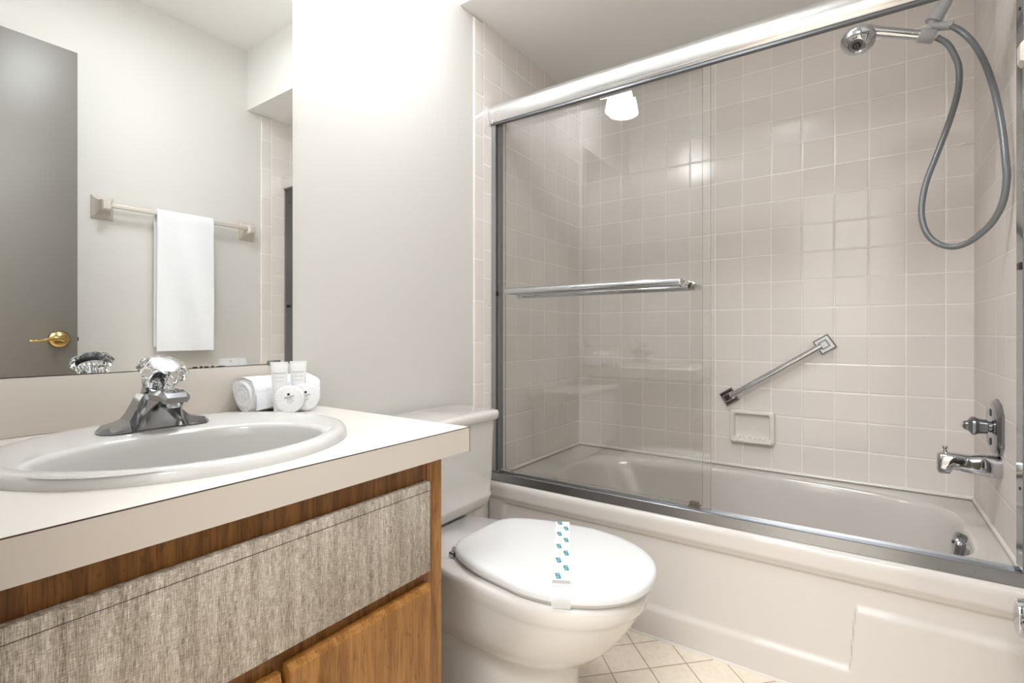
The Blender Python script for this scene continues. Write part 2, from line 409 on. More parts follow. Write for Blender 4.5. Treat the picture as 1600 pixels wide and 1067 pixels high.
# outlet on the front wall (seen only in reflections) and plate on the right wall (seen in the mirror)
def plate(name, x, y, z, face, label):
    t = thing(name, (x, y, z), label, 'wall plate')
    if face == 'y':
        box('cover', x-0.036, x+0.036, y, y+0.006, z-0.058, z+0.058, 'whiteplastic', t, bev=0.002)
        box('receptacle', x-0.017, x+0.017, y+0.004, y+0.009, z-0.034, z+0.034, 'ceramic', t, bev=0.002)
    else:
        box('cover', x-0.006, x, y-0.06, y+0.06, z-0.06, z+0.06, 'whiteplastic', t, bev=0.002)
        for dy in (-0.024, 0.024): box('switch', x-0.012, x-0.004, y+dy-0.006, y+dy+0.006, z-0.014, z+0.014, 'whiteplastic', t, bev=0.002)
        for dy in (-0.024, 0.024):
            bm = bmesh.new(); add_lathe(bm, (x-0.005, y+dy, z+0.046), (-1, 0, 0), [(0, 0.003), (0.002, 0.0025)], 10); finish('screw', bm, 'printgrey', t)
    return t
plate('outlet', 0.15, FY, 1.07, 'y', 'white outlet plate on the front wall beside the vanity, faint in the glass')
plate('switch_plate', W+0.006, 1.27, 0.76, 'x', 'white double switch plate low in the mirror, under the hanging towel')

# ------------------------------------------------------------------ vanity
MR = 0.698
v = thing('vanity_cabinet', (0.27, 0.34, 0), 'oak bathroom vanity cabinet with woven grey front panel under the counter', 'cabinet')
bm = bmesh.new()
add_box(bm, 0.0, 0.527, FY+0.002, FY+0.02, 0.09, 0.725)
add_box(bm, 0.0, 0.527, 0.641, 0.659, 0.09, 0.725)
add_box(bm, 0.0, 0.527, FY+0.02, 0.641, 0.09, 0.108)
add_box(bm, 0.0, 0.006, FY+0.02, 0.641, 0.108, 0.725)
add_box(bm, 0.0, 0.47, FY+0.002, 0.655, 0.0, 0.09)
finish('carcass', bm, 'wooddark', v)
box('stile', 0.527, 0.545, 0.624, 0.66, 0.09, 0.727, 'wood', v)
box('stile', 0.527, 0.545, 0.03, 0.06, 0.09, 0.727, 'wood', v)
bm = bmesh.new()
add_box(bm, 0.527, 0.544, 0.06, 0.624, 0.66, 0.727)
add_box(bm, 0.527, 0.544, 0.06, 0.624, 0.47, 0.56)
add_box(bm, 0.527, 0.544, 0.33, 0.38, 0.09, 0.5)
add_box(bm, 0.527, 0.544, 0.06, 0.624, 0.09, 0.12)
finish('rail', bm, 'wooddark', v)
# false drawer front with woven laminate face
df = box('drawer_front', 0.545, 0.558, 0.045, 0.6195, 0.5365, 0.692, 'linen', v, bev=0.0012)
box('face_seam', 0.5575, 0.5583, 0.045, 0.6195, 0.6765, 0.6772, 'seam', df)
def cab_door(y0, y1, z1, ky):
    bm = bmesh.new()
    add_loft(bm, [[Vector((0.545, y0, 0.11)), Vector((0.545, y1, 0.11)), Vector((0.545, y1, z1)), Vector((0.545, y0, z1))],
                  [Vector((0.556, y0, 0.11)), Vector((0.556, y1, 0.11)), Vector((0.556, y1, z1)), Vector((0.556, y0, z1))],
                  [Vector((0.562, y0+0.002, 0.112)), Vector((0.562, y1-0.002, 0.112)), Vector((0.562, y1-0.002, z1-0.009)), Vector((0.562, y0+0.002, z1-0.009))]])
    d = finish('door', bm, 'wood', v, ang=20)
    bm = bmesh.new()
    add_lathe(bm, (0.5615, ky, 0.452), (1, 0, 0), [(0, 0.005), (0.007, 0.005), (0.012, 0.009), (0.018, 0.009), (0.021, 0.005)], 20)
    finish('knob', bm, 'black', d)
cab_door(0.360, 0.619, 0.5155, 0.4165); cab_door(0.062, 0.352, 0.510, 0.30)

ct = thing('countertop', (0.28, 0.36, 0.73), 'off-white laminate vanity countertop with a thick front edge', 'countertop')
CX, CY, RA, RB = 0.296, 0.350, 0.232, 0.238
def ell(a, b, z, n=96, cx=CX, cy=CY): return [Vector((cx+a*math.cos(2*PI*i/n), cy+b*math.sin(2*PI*i/n), z)) for i in range(n)]
def slab_with_hole(bm, x0, x1, y0, y1, z0, z1, a, b):
    n = 96; angs = [2*PI*i/n for i in range(n)]
    outer = []
    for t in angs:
        dx, dy = math.cos(t), math.sin(t)
        k = min(((x1-CX)/dx if dx > 1e-9 else (x0-CX)/dx if dx < -1e-9 else 1e9), ((y1-CY)/dy if dy > 1e-9 else (y0-CY)/dy if dy < -1e-9 else 1e9))
        outer.append([CX+dx*k, CY+dy*k])
    for cx, cy in ((x0, y0), (x0, y1), (x1, y0), (x1, y1)):
        j = min(range(n), key=lambda i: (outer[i][0]-cx)**2+(outer[i][1]-cy)**2); outer[j] = [cx, cy]
    inner = [(CX+a*math.cos(t), CY+b*math.sin(t)) for t in angs]
    R = [[Vector((p[0], p[1], z)) for p in ring] for ring, z in ((inner, z0), (outer, z0), (outer, z1), (inner, z1), (inner, z0))]
    add_loft(bm, R, False, False)
    bmesh.ops.remove_doubles(bm, verts=bm.verts, dist=1e-6)
bm = bmesh.new(); slab_with_hole(bm, -0.004, 0.5665, FY+0.002, 0.7115, 0.731, 0.7735, RA-0.03, RB-0.03)
finish('worktop', bm, 'laminate', ct, ang=30)
bm = bmesh.new(); add_box(bm, 0.5665, 0.568, FY+0.002, 0.713, 0.729, 0.7722); add_box(bm, 0.0, 0.568, 0.7115, 0.713, 0.729, 0.7722)
finish('edge_strip', bm, 'shadedlaminate', ct)
bm = bmesh.new(); add_box(bm, 0.5665, 0.5677, FY+0.002, 0.7127, 0.7722, 0.7736)
finish('edge_seam', bm, 'seam', ct)
tag(box('backsplash', -0.004, 0.0012, FY+0.002, 0.712, 0.774, 0.8735, 'splash', origin=(0, 0.36, 0.774), bev=0.0008), 'beige laminate backsplash strip between counter and mirror', 'backsplash')
mi = thing('wall_mirror', (0, 0.36, 0.8755), 'large frameless wall mirror above the vanity reflecting door and towel', 'mirror')
bm = bmesh.new(); add_box(bm, -0.005, 0.0, FY+0.004, MR, 0.8755, 1.93)
g = finish('mirror_glass', bm, ['seam', 'mirror'], mi, sm=False)
for p in g.data.polygons:
    if p.normal.x > 0.9: p.material_index = 1
bm = bmesh.new()
for yy in (0.635,):
    add_box(bm, 0.0, 0.004, yy, yy+0.03, 0.872, 0.8835, 0.0015); add_box(bm, 0.0, 0.006, yy, yy+0.03, 0.8745, 0.8775, 0.001)
finish('mirror_clip', bm, 'darkchrome', mi)
bm = bmesh.new()
for yy, w_, h_ in ((0.478, 0.010, 0.0018), (0.490, 0.006, 0.0028), (0.500, 0.009, 0.002), (0.513, 0.006, 0.0022), (0.53, 0.02, 0.0012)):
    add_lathe(bm, (0.0002, yy, 0.876), (1, 0, 0), [(0, 1), (0.0003, 1)], 10, xdir=(0, 1, 0), sc=(w_/2, h_))
finish('edge_stain', bm, 'seam', mi)

# sink
sk = thing('sink', (CX, CY, 0.774), 'white oval drop-in sink with a raised rim in the countertop', 'sink')
bm = bmesh.new()
ring = lambda o, z, sx=0.0: ell(RA-o, RB-o, z, 96, CX+sx, CY)
R = [ring(0.0005, 0.7725), ring(0.0, 0.776), ring(0.0015, 0.783), ring(0.006, 0.7885), ring(0.013, 0.790), ring(0.024, 0.789)]
def bowl(a, b, z, cx): return ell(a, b, z, 96, cx, BY)
bx, BY = 0.373, 0.331
R += [bowl(0.143, 0.192, 0.7875, bx-0.002), bowl(0.136, 0.184, 0.785, bx), bowl(0.1335, 0.1815, 0.780, bx), bowl(0.132, 0.180, 0.768, bx), bowl(0.130, 0.178, 0.73, bx), bowl(0.127, 0.174, 0.69, bx), bowl(0.116, 0.16, 0.662, bx),
      bowl(0.09, 0.125, 0.65, bx), bowl(0.065, 0.09, 0.637, bx), bowl(0.035, 0.05, 0.631, bx), bowl(0.022, 0.022, 0.630, bx)]
add_loft(bm, R, False, True)
finish('basin', bm, 'sink', sk, ang=60)
bm = bmesh.new(); add_lathe(bm, (bx, BY, 0.630), (0, 0, 1), [(0, 0.021), (0.002, 0.021), (0.003, 0.017), (0.001, 0.012)], 24)
finish('drain', bm, 'chrome', sk)

# faucet
FX, FYC, FZ = 0.174, 0.346, 0.7893
fa = thing('sink_faucet', (FX, FYC, FZ), 'chrome centerset faucet with faceted spout and crystal knob on the oval sink', 'faucet')
bm = bmesh.new()
def wsec(y, x0, x1, h, ch=0.006):   # cross-section of the base along Y
    return [Vector((FX+x0, FYC+y, FZ)), Vector((FX+x1, FYC+y, FZ)), Vector((FX+x1-ch*0.25, FYC+y, FZ+h*0.35)), Vector((FX+x1-ch*1.6, FYC+y, FZ+h)), Vector((FX+x0+ch*1.2, FYC+y, FZ+h)), Vector((FX+x0+ch*0.2, FYC+y, FZ+h*0.35))]
prof = [(-0.079, -0.010, 0.014, 0.003), (-0.069, -0.026, 0.029, 0.010), (-0.052, -0.029, 0.032, 0.0135), (-0.043, -0.029, 0.032, 0.017), (-0.036, -0.029, 0.026, 0.026), (-0.030, -0.029, 0.022, 0.038),
        (-0.0245, -0.029, 0.020, 0.050), (-0.019, -0.029, 0.020, 0.058)]
prof = prof+[(-a, b, c, d) for a, b, c, d in reversed(prof)]
add_loft(bm, [wsec(y, a, b, h, 0.006 if h > 0.005 else 0.002) for (y, a, b, h) in prof])
body = finish('body', bm, 'darkchrome', fa, ang=25)
# hooded spout with clipped corners
bm = bmesh.new()
def spsec(x, hw, z0, z1, ch): return [Vector((FX+x, FYC+0.004+s*q, FZ+z)) for s, q, z in ((-1, hw*0.8, z0), (1, hw*0.8, z0), (1, hw, z0+0.005), (1, hw, z1-ch), (1, hw-ch, z1), (-1, hw-ch, z1), (-1, hw, z1-ch), (-1, hw, z0+0.005))]
add_loft(bm, [spsec(-0.034, 0.017, 0.040, 0.060, 0.006), spsec(-0.01, 0.021, 0.043, 0.064, 0.007), spsec(0.03, 0.022, 0.045, 0.066, 0.007), spsec(0.060, 0.0225, 0.045, 0.066, 0.007), spsec(0.072, 0.021, 0.045, 0.062, 0.006), spsec(0.078, 0.017, 0.046, 0.055, 0.003)])
sp = finish('spout', bm, 'darkchrome', fa, ang=25)
for s in (-1, 1):          # curved skirts running down from the spout tip to the base
    bm = bmesh.new(); rings = []
    for t in range(13):
        a = t/12
        xo = 0.032+0.038*a**2.4; y = 0.037-0.018*a**0.7; z = 0.0+0.050*a**0.8
        xi = 0.012
        rings.append([Vector((FX+xi, FYC+s*y, FZ+z)), Vector((FX+xo, FYC+s*y, FZ+z)), Vector((FX+xo, FYC+s*(y-0.003), FZ+z)), Vector((FX+xi, FYC+s*(y-0.003), FZ+z))])
    add_loft(bm, rings); finish('side_skirt', bm, 'darkchrome', sp, ang=40)
bm = bmesh.new(); add_lathe(bm, (FX+0.060, FYC+0.004, FZ+0.047), (0, 0, -1), [(0, 0.0105), (0.008, 0.0105), (0.010, 0.009), (0.007, 0.007)], 24)
finish('aerator', bm, 'chrome', sp)
bm = bmesh.new(); add_prism(bm, [(FX-0.022, FYC-0.014, FZ+0.055), (FX+0.012, FYC-0.017, FZ+0.062), (FX-0.010, FYC-0.014, FZ+0.082)], (-0.004, 0.006, 0.0))
finish('lever_stop', bm, 'darkchrome', fa, ang=20)
ax = Vector((0.54, 0.03, 0.84)).normalized(); kc = Vector((0.160, 0.353, 0.849))
bm = bmesh.new(); add_lathe(bm, kc, ax, [(0, 0.016), (0.008, 0.013), (0.012, 0.011), (0.030, 0.011), (0.034, 0.006)], 24)
finish('stem', bm, 'chrome', fa)
bm = bmesh.new(); rings = []
x, y, z = frame(ax)
for (h, r, am) in ((0.006, 0.0195, 0.05), (0.008, 0.0210, 0.07), (0.020, 0.0235, 0.07), (0.032, 0.0262, 0.07), (0.034, 0.0245, 0.02), (0.036, 0.0245, 0.01), (0.0405, 0.0345, 0.04), (0.0445, 0.0362, 0.06), (0.050, 0.0345, 0.04), (0.056, 0.0275, 0.02), (0.058, 0.0235, 0.0), (0.0565, 0.021, 0.0)):
    n = 120; fl = 20 if h < 0.038 else 10
    rings.append([kc+z*h+x*r*(1+am*math.cos(fl*2*PI*i/n))*math.cos(2*PI*i/n)+y*r*(1+am*math.cos(fl*2*PI*i/n))*math.sin(2*PI*i/n) for i in range(n)])
add_loft(bm, rings)
kn = finish('handle', bm, 'crystal', fa, ang=35); kn['label'] = 'clear fluted crystal knob'
bm = bmesh.new(); add_lathe(bm, kc+z*0.0568, ax, [(0, 0.0205), (0.0012, 0.0205), (0.002, 0.019)], 40)
finish('handle_cap', bm, 'header', kn)
bm = bmesh.new(); add_lathe(bm, kc+z*0.0562, ax, [(0, 0.0222), (0.0012, 0.0225), (0.0016, 0.0208)], 40)
finish('cap_ring', bm, 'darkchrome', kn)

# ------------------------------------------------------------------ toiletries on the counter
CZ = 0.774
t = thing('rolled_towel', (0.055, 0.63, CZ), 'white terry towel rolled up on the counter corner behind the toiletries', 'towel')
bm = bmesh.new(); rings = []
n = 40
for j in range(17):
    f = j/16; yy = 0.553+f*0.157
    bul = 1-0.05*(abs(f-0.5)*2)**6; rings.append([])
    for i in range(n):
        a = 2*PI*i/n; ex = 2.6
        ca, sa = math.cos(a), math.sin(a)
        rx = 0.047*bul*math.copysign(abs(ca)**(2/ex), ca); rz = 0.036*bul*math.copysign(abs(sa)**(2/ex), sa)
        wob = 0.0022*math.sin(3*a+f*5)+0.0015*math.sin(7*a-f*9)
        rings[-1].append(Vector((0.052+rx*(1+wob*8), yy+0.004*math.sin(2*a), CZ+0.0375+rz*(1+wob*8))))
add_loft(bm, rings, True, True)
finish('roll', bm, 'terry', t, ang=70)
bm = bmesh.new()           # the spiral edges at both ends and the loose outer flap
for yy in (0.5525, 0.7105):
    P = []
    for i in range(60):
        a = i/59*4.6*PI; r = 0.10+0.82*i/59
        P.append((0.052+0.040*r*math.cos(a), yy, CZ+0.0375+0.030*r*math.sin(a)))
    add_tube(bm, P, 0.0042, 8)
P0 = [(0.010, 0.075), (0.045, 0.0772), (0.080, 0.070), (0.0985, 0.048), (0.101, 0.030), (0.100, 0.018)]
add_loft(bm, [[Vector((px+q*0.004, yy, CZ+pz-(0.010*k if i > 2 else 0)+q*0.001)) for q in (0, 1) for i, (px, pz) in (list(enumerate(P0)) if q == 0 else list(reversed(list(enumerate(P0)))))] for k, yy in ((1, 0.556), (0.5, 0.60), (0, 0.66), (0.2, 0.706))])
finish('folded_edge', bm, 'terry', t, ang=60)

def make_tube():
    t = thing('toiletry_tube', (0, 0, 0), 'white toiletry tube standing on its cap, left of the two', 'toiletry tube', 'toiletry tubes')
    bm = bmesh.new(); rings = []
    for f in [0, 0.1, 0.3, 0.5, 0.7, 0.85, 0.93, 1.0]:
        zz = 0.018+f*0.092; w_ = 0.0125+0.005*f; d_ = 0.0115*(1-f)**0.7+0.0009
        rings.append([Vector((d_*math.cos(2*PI*i/36), w_*math.sin(2*PI*i/36), zz)) for i in range(36)])
    add_loft(bm, rings); b = finish('body', bm, 'whiteplastic', t, ang=50)
    bm = bmesh.new(); add_box(bm, -0.0011, 0.0011, -0.0178, 0.0178, 0.1065, 0.1125, 0.0004); finish('crimp', bm, 'pleat', t)
    bm = bmesh.new(); add_lathe(bm, (0, 0, 0), (0, 0, 1), [(0, 0.0105), (0.001, 0.0112), (0.017, 0.0118), (0.0185, 0.011)], 32, flute=0); finish('cap', bm, 'whiteplastic', t)
    R = Matrix(((0, 0, 1, 0), (1, 0, 0, 0), (0, 1, 0, 0), (0, 0, 0, 1)))
    def at(x, z, body, s, mt='printgrey'): text('printed_name', body, s, mt, Matrix.Translation((x, 0, z)) @ R, t, space=1.3)
    at(0.0062, 0.088, 'MIKADO', 0.0052); at(0.0080, 0.079, 'HAIR CARE', 0.0028); at(0.0098, 0.0705, 'conditioner', 0.0026)
    return t
tb1 = make_tube(); tb2 = copy_tree(tb1)
tb1.location = (0.124, 0.594, CZ); tb1.rotation_euler = (0, 0, -0.50)
tb2.location = (0.124, 0.638, CZ); tb2.rotation_euler = (0, 0, -0.50)
tb2['label'] = 'white toiletry tube standing on its cap, right of the two'
def make_soap():
    t = thing('wrapped_soap', (0, 0, 0), 'x', 'soap', 'round wrapped soaps')
    bm = bmesh.new(); n = 120; rings = []
    for (r, x) in ((0.002, 0.0), (0.026, 0.0), (0.0295, 0.002), (0.0305, 0.0055), (0.0295, 0.009), (0.0285, 0.0102), (0.024, 0.0108), (0.0185, 0.0112), (0.017, 0.0116), (0.002, 0.0118)):
        am = 0.0007 if 0.0105 < x < 0.0113 else 0.0
        rings.append([Vector((x+am*math.cos(30*2*PI*i/n), r*math.cos(2*PI*i/n), r*math.sin(2*PI*i/n)+0.0305)) for i in range(n)])
    add_loft(bm, rings); finish('wrapper', bm, 'pleat', t, ang=60)
    R = Matrix(((0, 0, 1, 0), (1, 0, 0, 0), (0, 1, 0, 0), (0, 0, 0, 1)))
    for z, body, s, mt in ((0.0345, 'MIKADO', 0.0052, 'print'), (0.0298, 'HOTEL', 0.0036, 'printgrey'), (0.0250, 'cleansing bar', 0.0026, 'print'), (0.0215, 'savon', 0.0026, 'printgrey')):
        text('printed_label', body, s, mt, Matrix.Translation((0.0122, 0, z)) @ R, t)
    bm = bmesh.new(); add_box(bm, 0.0117, 0.0123, -0.0024, 0.0024, 0.0385, 0.0433); finish('black_logo', bm, 'black', t, sm=False)
    return t
s1 = make_soap(); s2 = copy_tree(s1)
for o, loc, rz, rx, lb in ((s1, (0.146, 0.604, CZ+0.0008), -0.45, -0.22, 'round white wrapped soap leaning in front, its label tilted, nearest the sink'),
                          (s2, (0.140, 0.645, CZ+0.0008), -0.45, 0.0, 'round white wrapped soap half hidden behind the tilted soap')):
    o.location = loc; o['label'] = lb
    o.matrix_world = Matrix.Translation(loc) @ Matrix.Rotation(rz, 4, 'Z') @ Matrix.Rotation(-0.16, 4, 'Y') @ Matrix.Translation((0, 0, 0.0305)) @ Matrix.Rotation(-rx, 4, 'X') @ Matrix.Translation((0, 0, -0.0305))

# ------------------------------------------------------------------ vanity light
lf = thing('vanity_light', (0, 0.815, 2.17), 'two-shade vanity wall light above the mirror, glowing in the shower glass', 'wall light')
box('backplate', -0.006, 0.018, 0.60, 1.03, 2.21, 2.27, 'header', lf, bev=0.004)
for yy in (0.70, 0.93):
    bm = bmesh.new(); add_tube(bm, [(0.01, yy, 2.24), (0.06, yy, 2.25), (0.12, yy, 2.262), (0.195, yy, 2.255), (0.20, yy, 2.225)], 0.008, 10, sub=4); finish('arm', bm, 'header', lf)
    bm = bmesh.new(); add_lathe(bm, (0.20, yy, 2.235), (0, 0, -1), [(0, 0.026), (0.012, 0.042), (0.06, 0.054), (0.12, 0.067), (0.165, 0.074), (0.165, 0.071), (0.12, 0.064), (0.06, 0.051), (0.014, 0.039), (0.004, 0.024)], 40, False, True)
    finish('lamp_shade', bm, 'shade', lf)

# ------------------------------------------------------------------ toilet
TY = 1.013
tl = thing('toilet', (0.35, TY, 0), 'beige porcelain toilet between vanity and bathtub', 'toilet')
def egg(xb, xf, hb, hw, z, n=64, p=2.3, mid=None):
    # plan outline: back at xb with half width hb, widest hw, rounded nose at xf
    out = []; L_ = xf-xb; xm = mid if mid is not None else xb+L_*0.52
    for i in range(n):
        a = 2*PI*i/n; c, s_ = math.cos(a), math.sin(a)
        if c >= 0: x = xm+(xf-xm)*abs(c)**(2/2.15); y = hw*math.copysign(abs(s_)**(2/2.15), s_)
        else:
            x = xm-(xm-xb)*abs(c)**(2/4.0)
            k = min(1, max(0, (x-xb)/(xm-xb))); wloc = hb+(hw-hb)*math.sin(k*PI/2)
            y = wloc*math.copysign(abs(s_)**(2/4.0), s_)
        out.append(Vector((x, TY+y, z)))
    return out
bm = bmesh.new()
add_loft(bm, [egg(0.20, 0.66, 0.115, 0.122, 0.0, mid=0.42), egg(0.20, 0.655, 0.112, 0.118, 0.012, mid=0.42), egg(0.215, 0.640, 0.10, 0.102, 0.04, mid=0.42), egg(0.19, 0.63, 0.092, 0.093, 0.10, mid=0.42),
    egg(0.15, 0.632, 0.09, 0.092, 0.16, mid=0.42), egg(0.125, 0.634, 0.092, 0.094, 0.190, mid=0.42), egg(0.11, 0.645, 0.097, 0.106, 0.205, mid=0.45), egg(0.10, 0.69, 0.10, 0.130, 0.226, mid=0.50), egg(0.09, 0.735, 0.105, 0.150, 0.27, mid=0.53),
    egg(0.08, 0.765, 0.11, 0.165, 0.315, mid=0.55), egg(0.075, 0.782, 0.112, 0.1715, 0.345, mid=0.56), egg(0.072, 0.788, 0.113, 0.174, 0.356, mid=0.56), egg(0.070, 0.795, 0.114, 0.1775, 0.362, mid=0.56), egg(0.068, 0.798, 0.115, 0.179, 0.385, mid=0.56), egg(0.068, 0.797, 0.115, 0.178, 0.395, mid=0.56), egg(0.074, 0.790, 0.112, 0.173, 0.4005, mid=0.56)])
finish('bowl', bm, 'porcelain', tl, ang=50)
for s in (-1, 1):
    bm = bmesh.new(); add_lathe(bm, (0.30, TY+s*0.125, 0.012), (0, 0, 1), [(-0.012, 0.017), (0, 0.016), (0.010, 0.013), (0.015, 0.006)], 20); finish('bolt_cap', bm, 'porcelain', tl)
def lidring(o, z, back=0.0):
    out = []; n = 72
    xb, xm, xf, hb, hw = 0.340+o+back, 0.588, 0.815-o, 0.118-o, 0.178-o
    for i in range(n):
        a = 2*PI*i/n; c, s_ = math.cos(a), math.sin(a)
        if c >= 0: x = xm+(xf-xm)*abs(c)**(2/2.1); y = hw*math.copysign(abs(s_)**(2/2.1), s_)
        else:
            x = xm-(xm-xb)*abs(c)**(2/7); k = (x-xb)/(xm-xb); wl = hb+(hw-hb)*math.sin(max(0, min(1, k))*PI/2)**0.9; y = wl*math.copysign(abs(s_)**(2/7), s_)
        out.append(Vector((x, TY+y, z)))
    return out
bm = bmesh.new(); add_loft(bm, [lidring(0.016, 0.4015), lidring(0.012, 0.4025), lidring(0.011, 0.4095), lidring(0.014, 0.4105)])
finish('seat', bm, 'lid', tl, ang=50)
bm = bmesh.new(); add_loft(bm, [lidring(0.006, 0.4115), lidring(0.0005, 0.4145), lidring(0, 0.424), lidring(0.003, 0.431), lidring(0.009, 0.4345), lidring(0.022, 0.436), lidring(0.06, 0.437)])
lidob = finish('lid', bm, 'lid', tl, ang=50); lidob['label'] = 'bright white closed lid'
for s in (-1, 1):
    bm = bmesh.new(); add_lathe(bm, (0.352, TY+s*0.085-0.02, 0.416), (0, 1, 0), [(0, 0.010), (0.002, 0.012), (0.038, 0.012), (0.04, 0.010)], 20)
    add_box(bm, 0.335, 0.365, TY+s*0.085-0.018, TY+s*0.085+0.018, 0.399, 0.412, 0.003)
    finish('hinge', bm, 'lid', tl)
bm = bmesh.new(); add_box(bm, 0.343, 0.358, TY-0.117, TY-0.108, 0.402, 0.416, 0.002); finish('hinge_bolt', bm, 'chrome', tl)
def rrect(x0, x1, y0, y1, r, z, n=8, bow=0.0):
    out = []
    for cx, cy, a0 in ((x1-r, y1-r, 0), (x0+r, y1-r, PI/2), (x0+r, y0+r, PI), (x1-r, y0+r, 1.5*PI)):
        for i in range(n+1):
            a = a0+i/n*PI/2; x = cx+r*math.cos(a); y = cy+r*math.sin(a)
            if bow and x > (x0+x1)/2: x += bow*(1-((y-(y0+y1)/2)/((y1-y0)/2))**2)
            out.append(Vector((x, y, z)))
    return out
bm = bmesh.new(); T0, T1 = TY-0.250, TY+0.262
add_loft(bm, [rrect(0.035, 0.170, T0+0.06, T1-0.06, 0.03, 0.398, bow=0.02), rrect(0.028, 0.186, T0+0.035, T1-0.035, 0.035, 0.402, bow=0.02), rrect(0.024, 0.197, T0+0.018, T1-0.018, 0.04, 0.414, bow=0.02), rrect(0.02, 0.203, T0+0.010, T1-0.010, 0.04, 0.436, bow=0.02),
   rrect(0.02, 0.204, T0+0.009, T1-0.009, 0.04, 0.444, bow=0.02), rrect(0.018, 0.200, T0+0.009, T1-0.009, 0.04, 0.450, bow=0.02), rrect(0.018, 0.202, T0+0.007, T1-0.007, 0.035, 0.50, bow=0.02), rrect(0.016, 0.205, T0+0.006, T1-0.006, 0.035, 0.60, bow=0.02), rrect(0.016, 0.208, T0+0.003, T1-0.003, 0.035, 0.676, bow=0.02)])
tk = finish('tank', bm, 'porcelain', tl, ang=50)
bm = bmesh.new()
add_loft(bm, [rrect(0.010, 0.216, T0-0.003, T1+0.002, 0.035, 0.6765, bow=0.02), rrect(0.007, 0.220, T0-0.006, T1+0.005, 0.036, 0.680, bow=0.02), rrect(0.006, 0.221, T0-0.008, T1+0.007, 0.036, 0.696, bow=0.02), rrect(0.009, 0.218, T0-0.005, T1+0.004, 0.034, 0.7025, bow=0.02), rrect(0.020, 0.206, T0+0.004, T1-0.004, 0.03, 0.7055, bow=0.02)])
finish('tank_lid', bm, 'porcelain', tl, ang=50)

# paper band across the lid
sb = thing('paper_band', (0.58, TY, 0.437), 'printed paper hygiene strip with teal marks across the white toilet lid', 'paper strip')
A = Vector((0.500, TY+0.168, 0)); Bv = Vector((0.688, TY-0.166, 0))
_o = lidring(0.0, 0)
def _inside(p):
    c = False; n_ = len(_o)
    for i in range(n_):
        a_, b_ = _o[i], _o[(i+1) % n_]
        if (a_.y > p.y) != (b_.y > p.y) and p.x < (b_.x-a_.x)*(p.y-a_.y)/(b_.y-a_.y)+a_.x: c = not c
    return c
_d = (Bv-A).normalized(); _m = (A+Bv)/2; _k = 0.0
while _inside(_m+_d*_k): _k += 0.0005
_j = 0.0
while _inside(_m-_d*_j): _j += 0.0005
A, Bv = _m-_d*_j, _m+_d*_k
dv = (Bv-A).normalized(); pv = Vector((-dv.y, dv.x, 0)); LEN = (Bv-A).length; HWD = 0.0185
def on(u, w_, z=0.0379): return A+dv*u+pv*w_+Vector((0, 0, 0.4+z))
bm = bmesh.new()
add_loft(bm, [[on(u, -HWD, z), on(u, HWD, z), on(u, HWD, z+0.0005), on(u, -HWD, z+0.0005)] for u, z in ((-0.004, 0.020), (-0.0025, 0.028), (0.003, 0.0340), (0.012, 0.0362), (0.022, 0.0368), (0.05, 0.0374), (LEN-0.06, 0.0374), (LEN-0.026, 0.0370))])
finish('paper', bm, 'paper', sb)
bm = bmesh.new()
add_loft(bm, [[on(u, -HWD-0.0006, z), on(u, HWD+0.0006, z), on(u, HWD+0.0006, z+0.0006), on(u, -HWD-0.0006, z+0.0006)] for u, z in ((LEN-0.040, 0.0378), (LEN-0.022, 0.0374), (LEN-0.010, 0.0362), (LEN-0.002, 0.033), (LEN+0.0025, 0.027), (LEN+0.0035, 0.016), (LEN+0.002, 0.006))])
finish('clear_tape', bm, 'film', sb)
def patch(bm, u, w_, lu, lw, ang, mi, z, k=4, n=4):
    pts = []
    for i in range(n):
        if n == 4: a, b = ((-1, -1), (1, -1), (1, 1), (-1, 1))[i]; a *= lu/2; b *= lw/2
        else: a, b = lu/2*math.cos(2*PI*i/n), lw/2*math.sin(2*PI*i/n)
        ca, sa = math.cos(ang), math.sin(ang); p = (u+a*ca-b*sa, w_+a*sa+b*ca)
        pts.append(on(min(LEN-0.03, p[0]), max(-HWD, min(HWD, p[1])), z))
    f = bm.faces.new([bm.verts.new(p) for p in pts]); f.material_index = mi
bm = bmesh.new(); k = 0; u = 0.022
while u < LEN-0.035:
    side = -1 if k % 2 == 0 else 1
    w0 = side*0.0085
    patch(bm, u-0.001, w0-0.010*1, 0.017, 0.014, 0, 2, 0.03845, n=20)
    patch(bm, u-0.001, w0-0.010*1, 0.009, 0.007, 0, 3, 0.03850, n=16)
    patch(bm, u, w0+0.0015, 0.0250, 0.0098, 0.18, 0, 0.0386)
    for q in (-1, 1): patch(bm, u+q*0.0055, w0+0.0015, 0.0060, 0.0032, 0.18, 1, 0.0387)
    patch(bm, u-0.010, -HWD+0.0015, 0.006, 0.0018, 0.1, 4, 0.0386)
    u += 0.0365; k += 1
patch(bm, LEN-0.040, 0, 0.012, HWD*2, 0, 4, 0.03855)
finish('printed_marks', bm, ['teal', 'tealight', 'beigeprint', 'paper', 'greyprint'], sb, sm=False)

